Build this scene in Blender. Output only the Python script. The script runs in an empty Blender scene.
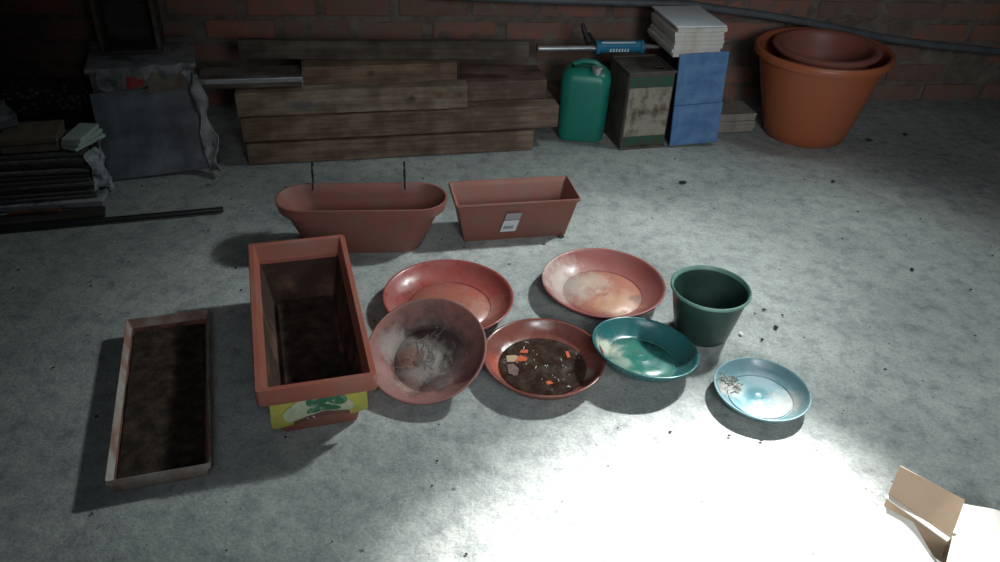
import bpy, bmesh, math, random
from mathutils import Vector, Matrix, noise
PI = math.pi
R = math.radians
random.seed(7)
scn = bpy.context.scene
col = scn.collection

# ------------------------------------------------------------------ materials
def nodes(name):
    m = bpy.data.materials.new(name); m.use_nodes = True
    nt = m.node_tree; b = nt.nodes['Principled BSDF']
    return m, nt, b

def ramp(nt, fac, stops):
    r = nt.nodes.new('ShaderNodeValToRGB')
    while len(r.color_ramp.elements) < len(stops): r.color_ramp.elements.new(.5)
    for e, (p, c) in zip(r.color_ramp.elements, stops):
        e.position = p; e.color = (*c, 1) if len(c) == 3 else c
    nt.links.new(fac, r.inputs[0]); return r.outputs[0]

def tex(nt, scale, detail=4, rough=.55, kind='ShaderNodeTexNoise', stretch=None, coord='Object', rot=None):
    tc = nt.nodes.new('ShaderNodeTexCoord'); mp = nt.nodes.new('ShaderNodeMapping')
    nt.links.new(tc.outputs[coord], mp.inputs[0])
    if stretch: mp.inputs['Scale'].default_value = stretch
    if rot: mp.inputs['Rotation'].default_value = rot
    t = nt.nodes.new(kind); nt.links.new(mp.outputs[0], t.inputs['Vector'])
    t.inputs['Scale'].default_value = scale
    if kind == 'ShaderNodeTexNoise':
        t.inputs['Detail'].default_value = detail; t.inputs['Roughness'].default_value = rough
        return t.outputs['Fac']
    return t.outputs[0]

def mix(nt, fac, a, b, mode='MIX'):
    m = nt.nodes.new('ShaderNodeMix'); m.data_type = 'RGBA'; m.blend_type = mode
    if isinstance(fac, (int, float)): m.inputs[0].default_value = fac
    else: nt.links.new(fac, m.inputs[0])
    for s, v in ((6, a), (7, b)):
        if isinstance(v, tuple): m.inputs[s].default_value = (*v, 1)
        else: nt.links.new(v, m.inputs[s])
    return m.outputs[2]

def bump(nt, b, h, strength=.3, dist=.01):
    n = nt.nodes.new('ShaderNodeBump'); n.inputs['Strength'].default_value = strength
    n.inputs['Distance'].default_value = dist
    nt.links.new(h, n.inputs['Height']); nt.links.new(n.outputs[0], b.inputs['Normal'])

def mat(name, base, dust=None, amount=(.45, .7), scale=9, rough=.5, bmp=0, bs=60, metal=0, stretch=None, detail=5, spec=.5):
    m, nt, b = nodes(name)
    c = base
    if dust:
        f = ramp(nt, tex(nt, scale, detail, .6, stretch=stretch), [(amount[0], (0, 0, 0)), (amount[1], (1, 1, 1))])
        c = mix(nt, f, base, dust)
        nt.links.new(c, b.inputs['Base Color'])
    else: b.inputs['Base Color'].default_value = (*base, 1)
    b.inputs['Roughness'].default_value = rough; b.inputs['Metallic'].default_value = metal
    b.inputs['Specular IOR Level'].default_value = spec
    if bmp: bump(nt, b, tex(nt, bs, 5, .6, stretch=stretch), bmp, .004)
    return m

def floor_mat():
    m, nt, b = nodes('rough_concrete')
    big = ramp(nt, tex(nt, 1.6, 6, .62), [(.32, (.27, .285, .28)), (.5, (.36, .375, .365)), (.68, (.46, .47, .45))])
    mid = ramp(nt, tex(nt, 17, 7, .65), [(.3, (.62, .64, .65)), (.5, (.95, .95, .95)), (.75, (1.15, 1.14, 1.1))])
    fine = ramp(nt, tex(nt, 120, 5, .7), [(.3, (.72, .72, .72)), (.6, (1.08, 1.08, 1.08))])
    c = mix(nt, 1, big, mid, 'MULTIPLY'); c = mix(nt, 1, c, fine, 'MULTIPLY')
    spots = ramp(nt, tex(nt, 42, 3, .5), [(.24, (1, 1, 1)), (.31, (0, 0, 0))])
    c = mix(nt, spots, c, (.12, .12, .115))
    sm = ramp(nt, tex(nt, 3.3, 5, .7), [(.62, (0, 0, 0)), (.8, (.7, .7, .7))])
    c = mix(nt, sm, c, (.2, .195, .18))
    nt.links.new(c, b.inputs['Base Color'])
    b.inputs['Roughness'].default_value = .86; b.inputs['Specular IOR Level'].default_value = .3
    ad = nt.nodes.new('ShaderNodeMath'); ad.operation = 'MULTIPLY_ADD'; ad.inputs[1].default_value = 2.2
    nt.links.new(tex(nt, 26, 5, .6), ad.inputs[0]); nt.links.new(tex(nt, 130, 6, .75), ad.inputs[2])
    bump(nt, b, ad.outputs[0], .55, .006)
    return m

def brick_mat():
    m, nt, b = nodes('hollow_clay_brick')
    at = nt.nodes.new('ShaderNodeAttribute'); at.attribute_name = 'tone'
    c = ramp(nt, at.outputs['Fac'], [(0, (.18, .1, .08)), (.5, (.29, .135, .1)), (1, (.42, .15, .1))])
    f = ramp(nt, tex(nt, 14, 6, .65), [(.36, (0, 0, 0)), (.62, (.9, .9, .9))])
    c = mix(nt, f, c, (.19, .155, .13))
    nt.links.new(c, b.inputs['Base Color']); b.inputs['Roughness'].default_value = .9
    b.inputs['Specular IOR Level'].default_value = .2
    bump(nt, b, tex(nt, 60, 5, .6, stretch=(.3, 1, 3)), .5, .005)
    return m

def wood_mat(name, a, c_, knots=True, grain=5):
    m, nt, b = nodes(name)
    g = tex(nt, grain, 6, .65, stretch=(.7, 6, 9))
    c = ramp(nt, g, [(.3, tuple(x * .55 for x in a)), (.5, a), (.7, c_)])
    d = ramp(nt, tex(nt, 7, 4, .6), [(.4, (.55, .52, .5)), (.65, (1, 1, 1))])
    c = mix(nt, 1, c, d, 'MULTIPLY')
    if knots:
        k = nt.nodes.new('ShaderNodeTexVoronoi'); tc = nt.nodes.new('ShaderNodeTexCoord'); mp = nt.nodes.new('ShaderNodeMapping')
        mp.inputs['Scale'].default_value = (3.1, 3, 8); mp.inputs['Location'].default_value = (.35, 0, .3)
        nt.links.new(tc.outputs['Object'], mp.inputs[0]); nt.links.new(mp.outputs[0], k.inputs['Vector'])
        kk = ramp(nt, k.outputs['Distance'], [(.05, (1, 1, 1)), (.17, (0, 0, 0))])
        c = mix(nt, kk, c, (.035, .018, .01))
    nt.links.new(c, b.inputs['Base Color']); b.inputs['Roughness'].default_value = .8
    b.inputs['Specular IOR Level'].default_value = .25
    bump(nt, b, g, .4, .003)
    return m

M = {}
M['floor'] = floor_mat()
M['brick'] = brick_mat()
M['mortar'] = mat('old_mortar', (.14, .115, .095), (.22, .19, .16), (.4, .65), 11, .95, .8, 50, spec=.2)
M['terra'] = mat('terracotta_plastic', (.34, .1, .07), (.3, .15, .115), (.45, .75), 9, .42, .06, 120)
M['terra_dull'] = mat('faded_terracotta_plastic', (.235, .08, .06), (.2, .11, .085), (.42, .7), 14, .55, .1, 90)
M['terra_orange'] = mat('orange_terracotta_plastic', (.39, .11, .045), (.33, .12, .07), (.5, .8), 5, .4, .05, 90)
M['terra_tray'] = mat('dusty_terracotta_plastic', (.27, .14, .11), (.38, .34, .31), (.4, .62), 12, .7, .15, 90)
M['saucer_red'] = mat('red_saucer_plastic', (.42, .1, .08), (.5, .25, .2), (.42, .72), 10, .3, .04, 120)
M['saucer_brown'] = mat('brown_saucer_plastic', (.3, .09, .07), (.24, .14, .12), (.45, .7), 14, .28, .05, 120)
M['green_plastic'] = mat('dark_green_plastic', (.015, .04, .032), (.04, .065, .057), (.4, .75), 12, .35, .05, 100)
M['saucer_green'] = mat('green_saucer_plastic', (.02, .2, .165), (.06, .28, .24), (.4, .8), 9, .22, .03, 100)
M['saucer_blue'] = mat('blue_saucer_plastic', (.13, .33, .36), (.3, .4, .42), (.4, .75), 9, .28, .03, 100)
M['soil'] = mat('dry_dark_soil', (.022, .015, .012), (.075, .048, .035), (.42, .72), 22, .95, .9, 110, spec=.15)
M['silt'] = mat('dried_silt', (.2, .16, .14), (.08, .05, .045), (.42, .6), 28, .9, .6, 120, spec=.2)
M['lime'] = mat('white_lime_deposit', (.5, .48, .4), (.25, .35, .3), (.4, .65), 26, .85, .4, 120)
M['black'] = mat('black_metal', (.015, .015, .017), None, rough=.5)
M['pipe'] = mat('grey_conduit_plastic', (.085, .1, .115), (.14, .15, .16), (.4, .7), 14, .5, .1, 60)
M['steel'] = mat('brushed_steel', (.5, .52, .54), (.3, .31, .32), (.5, .8), 30, .35, 0, metal=.8)
M['blue_metal'] = mat('blue_painted_metal', (.02, .19, .32), None, rough=.35)
M['jerry'] = mat('green_canister_plastic', (.008, .19, .14), (.02, .13, .1), (.5, .8), 10, .38, .05, 60)
M['tin_cream'] = mat('cream_rusty_tin', (.3, .27, .22), (.08, .045, .03), (.46, .66), 15, .6, .2, 50)
M['tin_dark'] = mat('dark_rusty_tin', (.09, .08, .068), (.05, .03, .022), (.42, .68), 14, .6, .2, 50)
M['tin_green'] = mat('green_painted_tin', (.02, .085, .05), (.06, .045, .035), (.45, .7), 20, .55, .1, 50)
M['blue_tile'] = mat('mottled_blue_glaze', (.075, .17, .36), (.13, .25, .44), (.4, .65), 16, .35, .1, 60)
M['tile_white'] = mat('white_ceramic_body', (.62, .6, .57), (.5, .46, .4), (.45, .7), 18, .6, .1, 80)
M['tile_glaze'] = mat('pale_glaze', (.74, .8, .84), (.6, .67, .72), (.4, .7), 8, .3, .02, 60)
M['tile_dull'] = mat('dusty_ceramic_body', (.3, .27, .24), (.2, .18, .16), (.4, .7), 18, .7, .1, 80)
M['w_pale'] = wood_mat('weathered_pale_wood', (.27, .215, .155), (.37, .31, .24), False)
def knots(m, pts):
    nt = m.node_tree; b = nt.nodes['Principled BSDF']; src = b.inputs['Base Color'].links[0].from_socket
    for (x, z, r, stretch, colour) in pts:
        tc = nt.nodes.new('ShaderNodeTexCoord'); mp = nt.nodes.new('ShaderNodeMapping'); mp.vector_type = 'POINT'
        mp.inputs['Location'].default_value = (-x/stretch, 0, -z); mp.inputs['Scale'].default_value = (1/stretch, .4, 1)
        nt.links.new(tc.outputs['Object'], mp.inputs[0])
        ln = nt.nodes.new('ShaderNodeVectorMath'); ln.operation = 'LENGTH'; nt.links.new(mp.outputs[0], ln.inputs[0])
        ad = nt.nodes.new('ShaderNodeMath'); ad.operation = 'MULTIPLY_ADD'; ad.inputs[1].default_value = .03
        nt.links.new(tex(nt, 40, 4, .6), ad.inputs[0]); nt.links.new(ln.outputs['Value'], ad.inputs[2])
        src = mix(nt, ramp(nt, ad.outputs[0], [(r+.006, (.9, .9, .9)), (r+.024, (0, 0, 0))]), src, colour)
    nt.links.new(src, b.inputs['Base Color'])
knots(M['w_pale'], [(.82, .062, .010, 2.6, (.13, .055, .025)), (.9, .06, .006, 2, (.1, .04, .02)), (.70, .05, .012, 1.1, (.05, .035, .025)), (.25, .04, .02, 3, (.13, .12, .12))])
M['w_brown'] = wood_mat('brown_rough_timber', (.2, .14, .1), (.28, .21, .155), False)
M['w_red'] = wood_mat('reddish_rough_timber', (.19, .13, .11), (.24, .175, .15), False)
M['w_tan'] = wood_mat('tan_timber', (.22, .145, .1), (.27, .185, .13), False)
M['w_mid'] = wood_mat('mid_brown_timber', (.2, .135, .1), (.28, .2, .15), False, 8)
M['w_grey'] = wood_mat('grey_brown_plank', (.12, .1, .08), (.16, .135, .11), False)
M['w_board'] = wood_mat('dull_brown_board', (.17, .14, .12), (.24, .2, .17), False)
M['w_dark'] = wood_mat('dark_wood', (.06, .055, .05), (.09, .08, .07), False)
M['slab'] = mat('dark_grey_slab', (.07, .08, .095), (.17, .19, .22), (.38, .66), 9, .55, .15, 60)
M['card_grey'] = mat('grey_cardboard', (.2, .2, .2), (.13, .12, .11), (.4, .7), 8, .9, .2, 60)
M['dirty_white'] = mat('dirty_white_paper', (.3, .29, .3), (.09, .11, .1), (.42, .66), 16, .85, .3, 50)
M['red_paint'] = mat('red_print', (.3, .03, .02), None, rough=.6)
M['beige'] = mat('beige_paper', (.22, .18, .13), (.14, .11, .08), (.4, .7), 18, .8)
M['card'] = mat('brown_cardboard', (.55, .39, .27), (.5, .36, .25), (.4, .7), 8, .85, .1, 80)
M['card_lit'] = mat('lit_cardboard', (.75, .7, .64), None, rough=.8)  # strong light on the carton's flaps and ledge put into their colour
M['mag_dark'] = mat('dark_magazine_edges', (.065, .06, .062), (.11, .1, .1), (.4, .6), 30, .8, .2, 60, stretch=(1, 1, 14))
M['mag_pale'] = mat('pale_magazine_edges', (.38, .39, .42), (.12, .11, .12), (.45, .65), 20, .7, .2, 60, stretch=(1, 1, 8))
M['mag_mid'] = mat('greyish_magazine_edges', (.19, .17, .17), (.06, .055, .055), (.4, .6), 26, .8, .2, 60, stretch=(1, 1, 12))
M['cloth_dark'] = mat('dark_cloth', (.03, .03, .035), (.05, .05, .055), (.4, .7), 12, .95, .3, 80)
M['plastic_wrap'] = mat('crumpled_pale_plastic', (.42, .46, .5), (.12, .13, .14), (.45, .65), 26, .35, .2, 60)
M['page_green'] = mat('pale_green_pages', (.5, .6, .54), None, rough=.8)
M['blue_box'] = mat('faded_blue_carton', (.1, .12, .16), (.17, .18, .2), (.4, .6), 16, .8)
M['rust'] = mat('rusty_iron', (.16, .05, .025), (.05, .03, .025), (.4, .65), 16, .9, .3, 60)
M['paper'] = mat('white_sticker_paper', (.55, .57, .6), None, rough=.6)
M['paper_grey'] = mat('grey_sticker_paper', (.3, .29, .29), None, rough=.6)
M['yellow'] = mat('yellow_label_paper', (.46, .42, .07), (.34, .32, .09), (.45, .75), 30, .5)
M['label_green'] = mat('green_label_print', (.03, .14, .07), (.3, .4, .3), (.5, .62), 40, .5)
M['label_pale'] = mat('pale_label_print', (.5, .52, .36), (.35, .42, .28), (.45, .7), 50, .5)
M['label_brown'] = mat('brown_label_print', (.16, .06, .045), None, rough=.5)
M['ink'] = mat('dark_ink', (.05, .05, .06), None, rough=.6)
M['twig'] = mat('dry_brown_twig', (.12, .07, .045), None, rough=.9)
M['chip_dark'] = mat('dark_debris', (.02, .017, .014), None, rough=.9)
M['chip_white'] = mat('white_debris', (.7, .7, .68), None, rough=.8)
M['leaf_red'] = mat('orange_red_flake', (.55, .1, .04), None, rough=.5)
M['leaf_tan'] = mat('tan_flake', (.45, .3, .2), None, rough=.6)

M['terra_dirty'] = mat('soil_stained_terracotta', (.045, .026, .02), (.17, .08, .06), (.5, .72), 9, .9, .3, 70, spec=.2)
M['terra_tray_in'] = mat('soil_stained_tray', (.2, .085, .06), (.07, .045, .035), (.45, .62), 12, .9, .3, 70, spec=.2)
M['green_rim'] = mat('worn_green_rim', (.09, .2, .17), (.2, .32, .28), (.4, .7), 12, .4)
M['flake_dull'] = mat('sunken_flake', (.2, .12, .1), (.1, .06, .05), (.4, .7), 40, .5)
M['terra_inner'] = mat('reddish_pot_plastic', (.3, .1, .075), (.24, .12, .095), (.4, .7), 10, .5)
M['root'] = mat('pale_dry_root', (.25, .22, .19), None, rough=.9)

def saucer_mat(name, base, floor_c, floor_r, stains, rough=.3, speck=None):
    """plastic with a differently worn floor and dirt stains; stains: (x, y, radius, soft, colour, amount, noise scale)"""
    m, nt, b = nodes(name)
    tc = nt.nodes.new('ShaderNodeTexCoord')
    def dist(x, y, z=.01):
        v = nt.nodes.new('ShaderNodeVectorMath'); v.operation = 'DISTANCE'
        nt.links.new(tc.outputs['Object'], v.inputs[0]); v.inputs[1].default_value = (x, y, z); return v.outputs['Value']
    def mth(op, a, c):
        n = nt.nodes.new('ShaderNodeMath'); n.operation = op
        for i, v in enumerate((a, c)):
            if isinstance(v, (int, float)): n.inputs[i].default_value = v
            else: nt.links.new(v, n.inputs[i])
        return n.outputs[0]
    c = mix(nt, ramp(nt, tex(nt, 12, 5, .6), [(.4, (0, 0, 0)), (.75, (1, 1, 1))]), base, tuple(x*.75+.03 for x in base))
    g = ramp(nt, dist(0, 0), [(floor_r-.004, (1, 1, 1)), (floor_r, (0, 0, 0))])
    fl = mix(nt, ramp(nt, tex(nt, 34, 6, .7), [(.4, (0, 0, 0)), (.68, (1, 1, 1))]), floor_c, tuple(x*.62+.06 for x in floor_c))
    c = mix(nt, g, c, fl)
    for (x, y, r, soft, colour, amt, ns) in stains:
        d = mth('DIVIDE', dist(x, y), r)
        d = mth('ADD', d, mth('MULTIPLY', mth('SUBTRACT', tex(nt, ns, 7, .72), .5), 1.9))
        f = ramp(nt, d, [(max(0, 1-soft), (amt,)*3), (1.0, (0, 0, 0))])
        c = mix(nt, f, c, colour)
    nt.links.new(c, b.inputs['Base Color'])
    rr = ramp(nt, tex(nt, 20, 5, .7), [(.4, (rough,)*3), (.7, (min(1, rough+.35),)*3)])
    nt.links.new(rr, b.inputs['Roughness'])
    bump(nt, b, tex(nt, 150, 4, .6), .06, .002)
    return m
M['s_back'] = saucer_mat('shiny_red_saucer', (.29, .062, .052), (.36, .1, .07), .125, [(.1, -.02, .09, .6, (.42, .22, .17), .5, 25)], .22)
M['s_red'] = saucer_mat('bleached_red_saucer', (.28, .08, .072), (.4, .14, .09), .127,
    [(-.12, .04, .13, .6, (.46, .38, .34), .85, 22), (.05, -.06, .09, .6, (.55, .33, .2), .6, 30), (-.02, .06, .07, .5, (.5, .38, .3), .6, 40), (.11, -.03, .03, .6, (.12, .07, .06), .7, 40)], .33)
M['s_water'] = saucer_mat('wet_brown_saucer', (.21, .065, .05), (.12, .05, .04), .113,
    [(.13, -.03, .035, .5, (.36, .28, .22), .8, 20), (-.13, -.01, .05, .5, (.48, .08, .05), .7, 20)], .14)
M['s_tilt'] = saucer_mat('dirt_crusted_saucer', (.27, .115, .1), (.15, .07, .06), .10,
    [(0, .02, .15, .5, (.06, .045, .04), .95, 18), (-.02, .0, .085, .35, (.27, .24, .22), .85, 38), (-.1, .05, .06, .5, (.3, .26, .24), .7, 40), (-.05, -.075, .04, .5, (.42, .3, .27), .6, 40), (-.055, .01, .045, .4, (.2, .07, .05), .7, 20)], .5)
M['s_green'] = saucer_mat('teal_saucer', (.02, .12, .125), (.03, .19, .15), .105,
    [(-.1, .025, .055, .55, (.55, .55, .45), .9, 24), (-.07, -.04, .04, .5, (.42, .48, .4), .7, 30), (-.03, -.09, .025, .5, (.5, .5, .42), .7, 40)], .16)
M['s_blue'] = saucer_mat('pale_blue_saucer', (.14, .25, .28), (.11, .28, .32), .09,
    [(-.08, .03, .05, .5, (.48, .44, .4), .8, 30), (.07, -.02, .06, .6, (.5, .42, .38), .65, 24), (.02, .08, .05, .4, (.24, .3, .34), .6, 30), (.0, -.08, .05, .6, (.45, .45, .45), .5, 30)], .25)

def spotted_cloth():
    m, nt, b = nodes('dotted_cloth')
    v = nt.nodes.new('ShaderNodeTexVoronoi'); tc = nt.nodes.new('ShaderNodeTexCoord')
    nt.links.new(tc.outputs['Object'], v.inputs['Vector']); v.inputs['Scale'].default_value = 44
    c = ramp(nt, v.outputs['Distance'], [(.25, (.13, .12, .13)), (.45, (.02, .018, .02))])
    nt.links.new(c, b.inputs['Base Color']); b.inputs['Roughness'].default_value = .9
    return m
M['dotted'] = spotted_cloth()

def water_mat():
    m, nt, b = nodes('murky_water')
    b.inputs['Base Color'].default_value = (.03, .018, .014, 1); b.inputs['Roughness'].default_value = .06
    b.inputs['Specular IOR Level'].default_value = .7
    c = ramp(nt, tex(nt, 22, 6, .7), [(.4, (.03, .014, .011)), (.55, (.055, .035, .028)), (.68, (.1, .09, .085)), (.8, (.2, .12, .09))])
    nt.links.new(c, b.inputs['Base Color'])
    bump(nt, b, tex(nt, 30, 3, .5), .12, .004)
    return m
M['water'] = water_mat()
knots(M['w_tan'], [(.28, .045, .006, 1.6, (.04, .02, .012))])

# ------------------------------------------------------------------ mesh helpers
def obj(name, bm, m, parent=None, smooth=False, bevel=0, loc=None, rot=None, angle=40):
    me = bpy.data.meshes.new(name)
    bmesh.ops.recalc_face_normals(bm, faces=bm.faces)
    bm.to_mesh(me); bm.free()
    o = bpy.data.objects.new(name, me); col.objects.link(o)
    for x in (m if isinstance(m, (list, tuple)) else [m]): me.materials.append(x)
    if smooth:
        for p in me.polygons: p.use_smooth = True
        me.set_sharp_from_angle(angle=R(angle))
    if bevel:
        b = o.modifiers.new('bevel', 'BEVEL'); b.width = bevel; b.segments = 2; b.limit_method = 'ANGLE'
    if parent: o.parent = parent
    if loc: o.location = loc
    if rot: o.rotation_euler = rot
    return o

def tag(o, label, cat, group=None, kind=None):
    o['label'] = label; o['category'] = cat
    if group: o['group'] = group
    if kind: o['kind'] = kind
    return o

def thing(name, label, cat, loc, rz=0, group=None, rx=0, ry=0):
    o = bpy.data.objects.new(name, None); col.objects.link(o); o.empty_display_size = .05
    o.location = loc; o.rotation_euler = (rx, ry, rz)
    return tag(o, label, cat, group)

def copy_tree(o, parent=None):
    c = o.copy(); col.objects.link(c)
    if parent: c.parent = parent
    for ch in list(o.children): copy_tree(ch, c)
    return c

def box(bm, x0, x1, y0, y1, z0, z1, mi=0, jit=0):
    P = [(x, y, z) for z in (z0, z1) for (x, y) in ((x0, y0), (x1, y0), (x1, y1), (x0, y1))]
    v = [bm.verts.new(tuple(c + random.uniform(-jit, jit) for c in p)) for p in P]
    for f in ((0, 3, 2, 1), (4, 5, 6, 7), (0, 1, 5, 4), (1, 2, 6, 5), (2, 3, 7, 6), (3, 0, 4, 7)):
        fc = bm.faces.new([v[i] for i in f]); fc.material_index = mi
    return v

def rrect(L, W, r, n=6):
    """closed outline of a rounded rectangle, L along x, W along y"""
    r = min(r, L / 2 - 1e-4, W / 2 - 1e-4); out = []
    for (cx, cy, a0) in ((L/2-r, W/2-r, 0), (-L/2+r, W/2-r, 90), (-L/2+r, -W/2+r, 180), (L/2-r, -W/2+r, 270)):
        for i in range(n + 1):
            a = R(a0 + 90 * i / n); out.append((cx + r * math.cos(a), cy + r * math.sin(a)))
    return out

def circle(rad, n=72):
    return [(rad * math.cos(2 * PI * i / n), rad * math.sin(2 * PI * i / n)) for i in range(n)]

def loft(bm, rings, cap0=True, cap1=True, mi=0, close=False):
    vr = [[bm.verts.new((x, y, z)) for (x, y) in pts] for pts, z in rings]
    n = len(vr[0])
    pairs = list(zip(vr, vr[1:])) + ([(vr[-1], vr[0])] if close else [])
    for a, b in pairs:
        for i in range(n):
            f = bm.faces.new((a[i], a[(i+1) % n], b[(i+1) % n], b[i])); f.material_index = mi
    if cap0: bm.faces.new(vr[0][::-1]).material_index = mi
    if cap1: bm.faces.new(vr[-1]).material_index = mi
    return vr

def lathe(bm, prof, n=72, mi=0, cap0=True, cap1=True):
    return loft(bm, [(circle(r, n), z) for r, z in prof], cap0, cap1, mi)

def tube(bm, pts, rad, n=10, mi=0):
    pts = [Vector(p) for p in pts]; rings = []
    for i, p in enumerate(pts):
        d = (pts[min(i+1, len(pts)-1)] - pts[max(i-1, 0)]).normalized()
        up = Vector((0, 0, 1)) if abs(d.z) < .9 else Vector((1, 0, 0))
        a = d.cross(up).normalized(); b = d.cross(a)
        rr = rad[i] if isinstance(rad, (list, tuple)) else rad
        rings.append([bm.verts.new(p + rr * (math.cos(2*PI*k/n) * a + math.sin(2*PI*k/n) * b)) for k in range(n)])
    for a, b in zip(rings, rings[1:]):
        for k in range(n):
            bm.faces.new((a[k], a[(k+1) % n], b[(k+1) % n], b[k])).material_index = mi
    bm.faces.new(rings[0][::-1]).material_index = mi; bm.faces.new(rings[-1]).material_index = mi

def disc(bm, rad, z, amp=0, seed=0, rings=14, n=72, wob=0, cx=0, cy=0, fs=30, edge0=True):
    """gently uneven disc surface (soil, silt, water)"""
    c = bm.verts.new((cx, cy, z + amp * noise.noise(Vector((seed, 0, 0))))); prev = None
    for j in range(1, rings + 1):
        row = []
        for i in range(n):
            a = 2 * PI * i / n
            rr = rad * j / rings * (1 + wob * noise.noise(Vector((3*math.cos(a), 3*math.sin(a), seed))))
            x, y = rr * math.cos(a), rr * math.sin(a)
            k = amp * noise.noise(Vector((x*fs, y*fs, seed)))
            if edge0 and j == rings: k = -abs(amp) * .7
            row.append(bm.verts.new((cx+x, cy+y, z + k)))
        for i in range(n):
            if prev: bm.faces.new((prev[i], row[i], row[(i+1) % n], prev[(i+1) % n]))
            else: bm.faces.new((c, row[i], row[(i+1) % n]))
        prev = row

def sheet(bm, P, nu, nv, th=.0015, amp=0, fs=12, seed=0, mi=0):
    """crumpled sheet with thickness; P(u, v) -> Vector"""
    def q(u, v):
        p = P(u, v); k = Vector((p.x*fs, p.y*fs, p.z*fs + seed))
        return p + amp * noise.noise_vector(k)
    g = [[q(i/nu, j/nv) for j in range(nv+1)] for i in range(nu+1)]
    top = [[None]*(nv+1) for _ in range(nu+1)]; bot = [[None]*(nv+1) for _ in range(nu+1)]
    for i in range(nu+1):
        for j in range(nv+1):
            du = g[min(i+1, nu)][j] - g[max(i-1, 0)][j]; dv = g[i][min(j+1, nv)] - g[i][max(j-1, 0)]
            nn = du.cross(dv); nn = nn.normalized() if nn.length > 0 else Vector((0, 0, 1))
            top[i][j] = bm.verts.new(g[i][j] + nn*th/2); bot[i][j] = bm.verts.new(g[i][j] - nn*th/2)
    for i in range(nu):
        for j in range(nv):
            bm.faces.new((top[i][j], top[i+1][j], top[i+1][j+1], top[i][j+1])).material_index = mi
            bm.faces.new((bot[i][j], bot[i][j+1], bot[i+1][j+1], bot[i+1][j])).material_index = mi
    for i in range(nu):
        for j in (0, nv): bm.faces.new((top[i][j], bot[i][j], bot[i+1][j], top[i+1][j])).material_index = mi
    for j in range(nv):
        for i in (0, nu): bm.faces.new((top[i][j], top[i][j+1], bot[i][j+1], bot[i][j])).material_index = mi

def quad(a, b, c, d):
    a, b, c, d = map(Vector, (a, b, c, d))
    return lambda u, v: (a*(1-u)+b*u)*(1-v) + (d*(1-u)+c*u)*v

# ------------------------------------------------------------------ the setting
bm = bmesh.new()
bmesh.ops.create_grid(bm, x_segments=110, y_segments=100, size=1)
for v in bm.verts:
    x, y = v.co.x * 3.4 + .5, v.co.y * 2.75 + 1.6
    v.co = Vector((x, y, -.003 + .003 * noise.noise(Vector((x*2.2, y*2.2, 0))) + .0015 * noise.noise(Vector((x*9, y*9, 3)))))
f = obj('floor', bm, M['floor'], smooth=True); f['kind'] = 'structure'

def brick_wall(name, length, height, seed):
    """wall in local coords: face looks along -y, x from 0 to length"""
    rnd = random.Random(seed); bm = bmesh.new()
    tone = bm.verts.layers.float.new('tone')
    nx, nz = int(length / .03), int(height / .022)
    gr = [[bm.verts.new((length*i/nx, -.004 + .015*noise.noise(Vector((length*i/nx*14, height*j/nz*14, seed)))
                         + .006*noise.noise(Vector((length*i/nx*40, height*j/nz*40, seed))), height*j/nz))
           for j in range(nz+1)] for i in range(nx+1)]
    for i in range(nx):
        for j in range(nz): bm.faces.new((gr[i][j], gr[i+1][j], gr[i+1][j+1], gr[i][j+1])).material_index = 1
    b0 = [bm.verts.new(p) for p in ((0, .12, 0), (length, .12, 0), (length, .12, height), (0, .12, height))]
    bm.faces.new(b0[::-1]).material_index = 1
    for a, b in ((gr[0][0], gr[nx][0]),): pass
    z = .012; row = 0
    while z + .085 < height:
        x = -.2 + (row % 2) * .19 + rnd.uniform(-.02, .02)
        while x < length:
            w = rnd.uniform(.29, .325)
            x0, x1 = max(x, .002), min(x + w, length - .002)
            if x1 - x0 > .04:
                dy = rnd.uniform(-.003, .004); dz = rnd.uniform(-.004, .004); t = rnd.random()
                if rnd.random() > .04:
                    vs = box(bm, x0, x1, -.012 + dy, .05, z + dz, z + .084 + dz, 0, .0025)
                    for v in vs: v[tone] = t
            x += w + rnd.uniform(.018, .06)
        z += .107; row += 1
    o = obj(name, bm, [M['brick'], M['mortar']])
    o['kind'] = 'structure'
    b = o.modifiers.new('bevel', 'BEVEL'); b.width = .006; b.segments = 2; b.limit_method = 'ANGLE'; b.angle_limit = R(60)
    return o
w = brick_wall('wall_back', 6.2, 2.6, 3); w.location = (-2.75, 3.40, -.02); w.rotation_euler.z = R(9.2)
w = brick_wall('wall_left', 4.8, 2.6, 9); w.location = (-2.66, -1.35, -.02); w.rotation_euler.z = R(90)

# ------------------------------------------------------------------ pots and planters
def rect_planter(root, L, W, H, tl, tw, rad, mt, lip=.014, band=.035, th=.004, band_out=.012, name='body'):
    """tapered box planter: base L*tl by W*tw, rim band outside"""
    def rr(f, k=0):
        l = L*(tl + (1-tl)*f); w = W*(tw + (1-tw)*f)
        return rrect(l + k, w + k, rad + k/2 if rad + k/2 > .004 else .004)
    bm = bmesh.new(); o2 = band_out * 2
    vr = loft(bm, [(rr(0, -o2-.006), 0), (rr(0, -o2), .004), (rr(.96*(H-band)/H, -o2), H-band-.002),
              (rr(1, -.004), H-band), (rr(1, 0), H-band+.003), (rr(1, 0), H-.004), (rr(1, -.004), H),
              (rr(1, -lip*2+.004), H), (rr(1, -lip*2), H-.004), (rr(.9, -lip*2-.006), H-band),
              (rr(.9, -o2-th*2-.01), H-band-.006), (rr(.04, -o2-th*2), .012)])
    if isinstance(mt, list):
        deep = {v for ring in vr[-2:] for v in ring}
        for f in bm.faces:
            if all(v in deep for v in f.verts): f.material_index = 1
    return obj(name, bm, mt, root, smooth=True)

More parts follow.
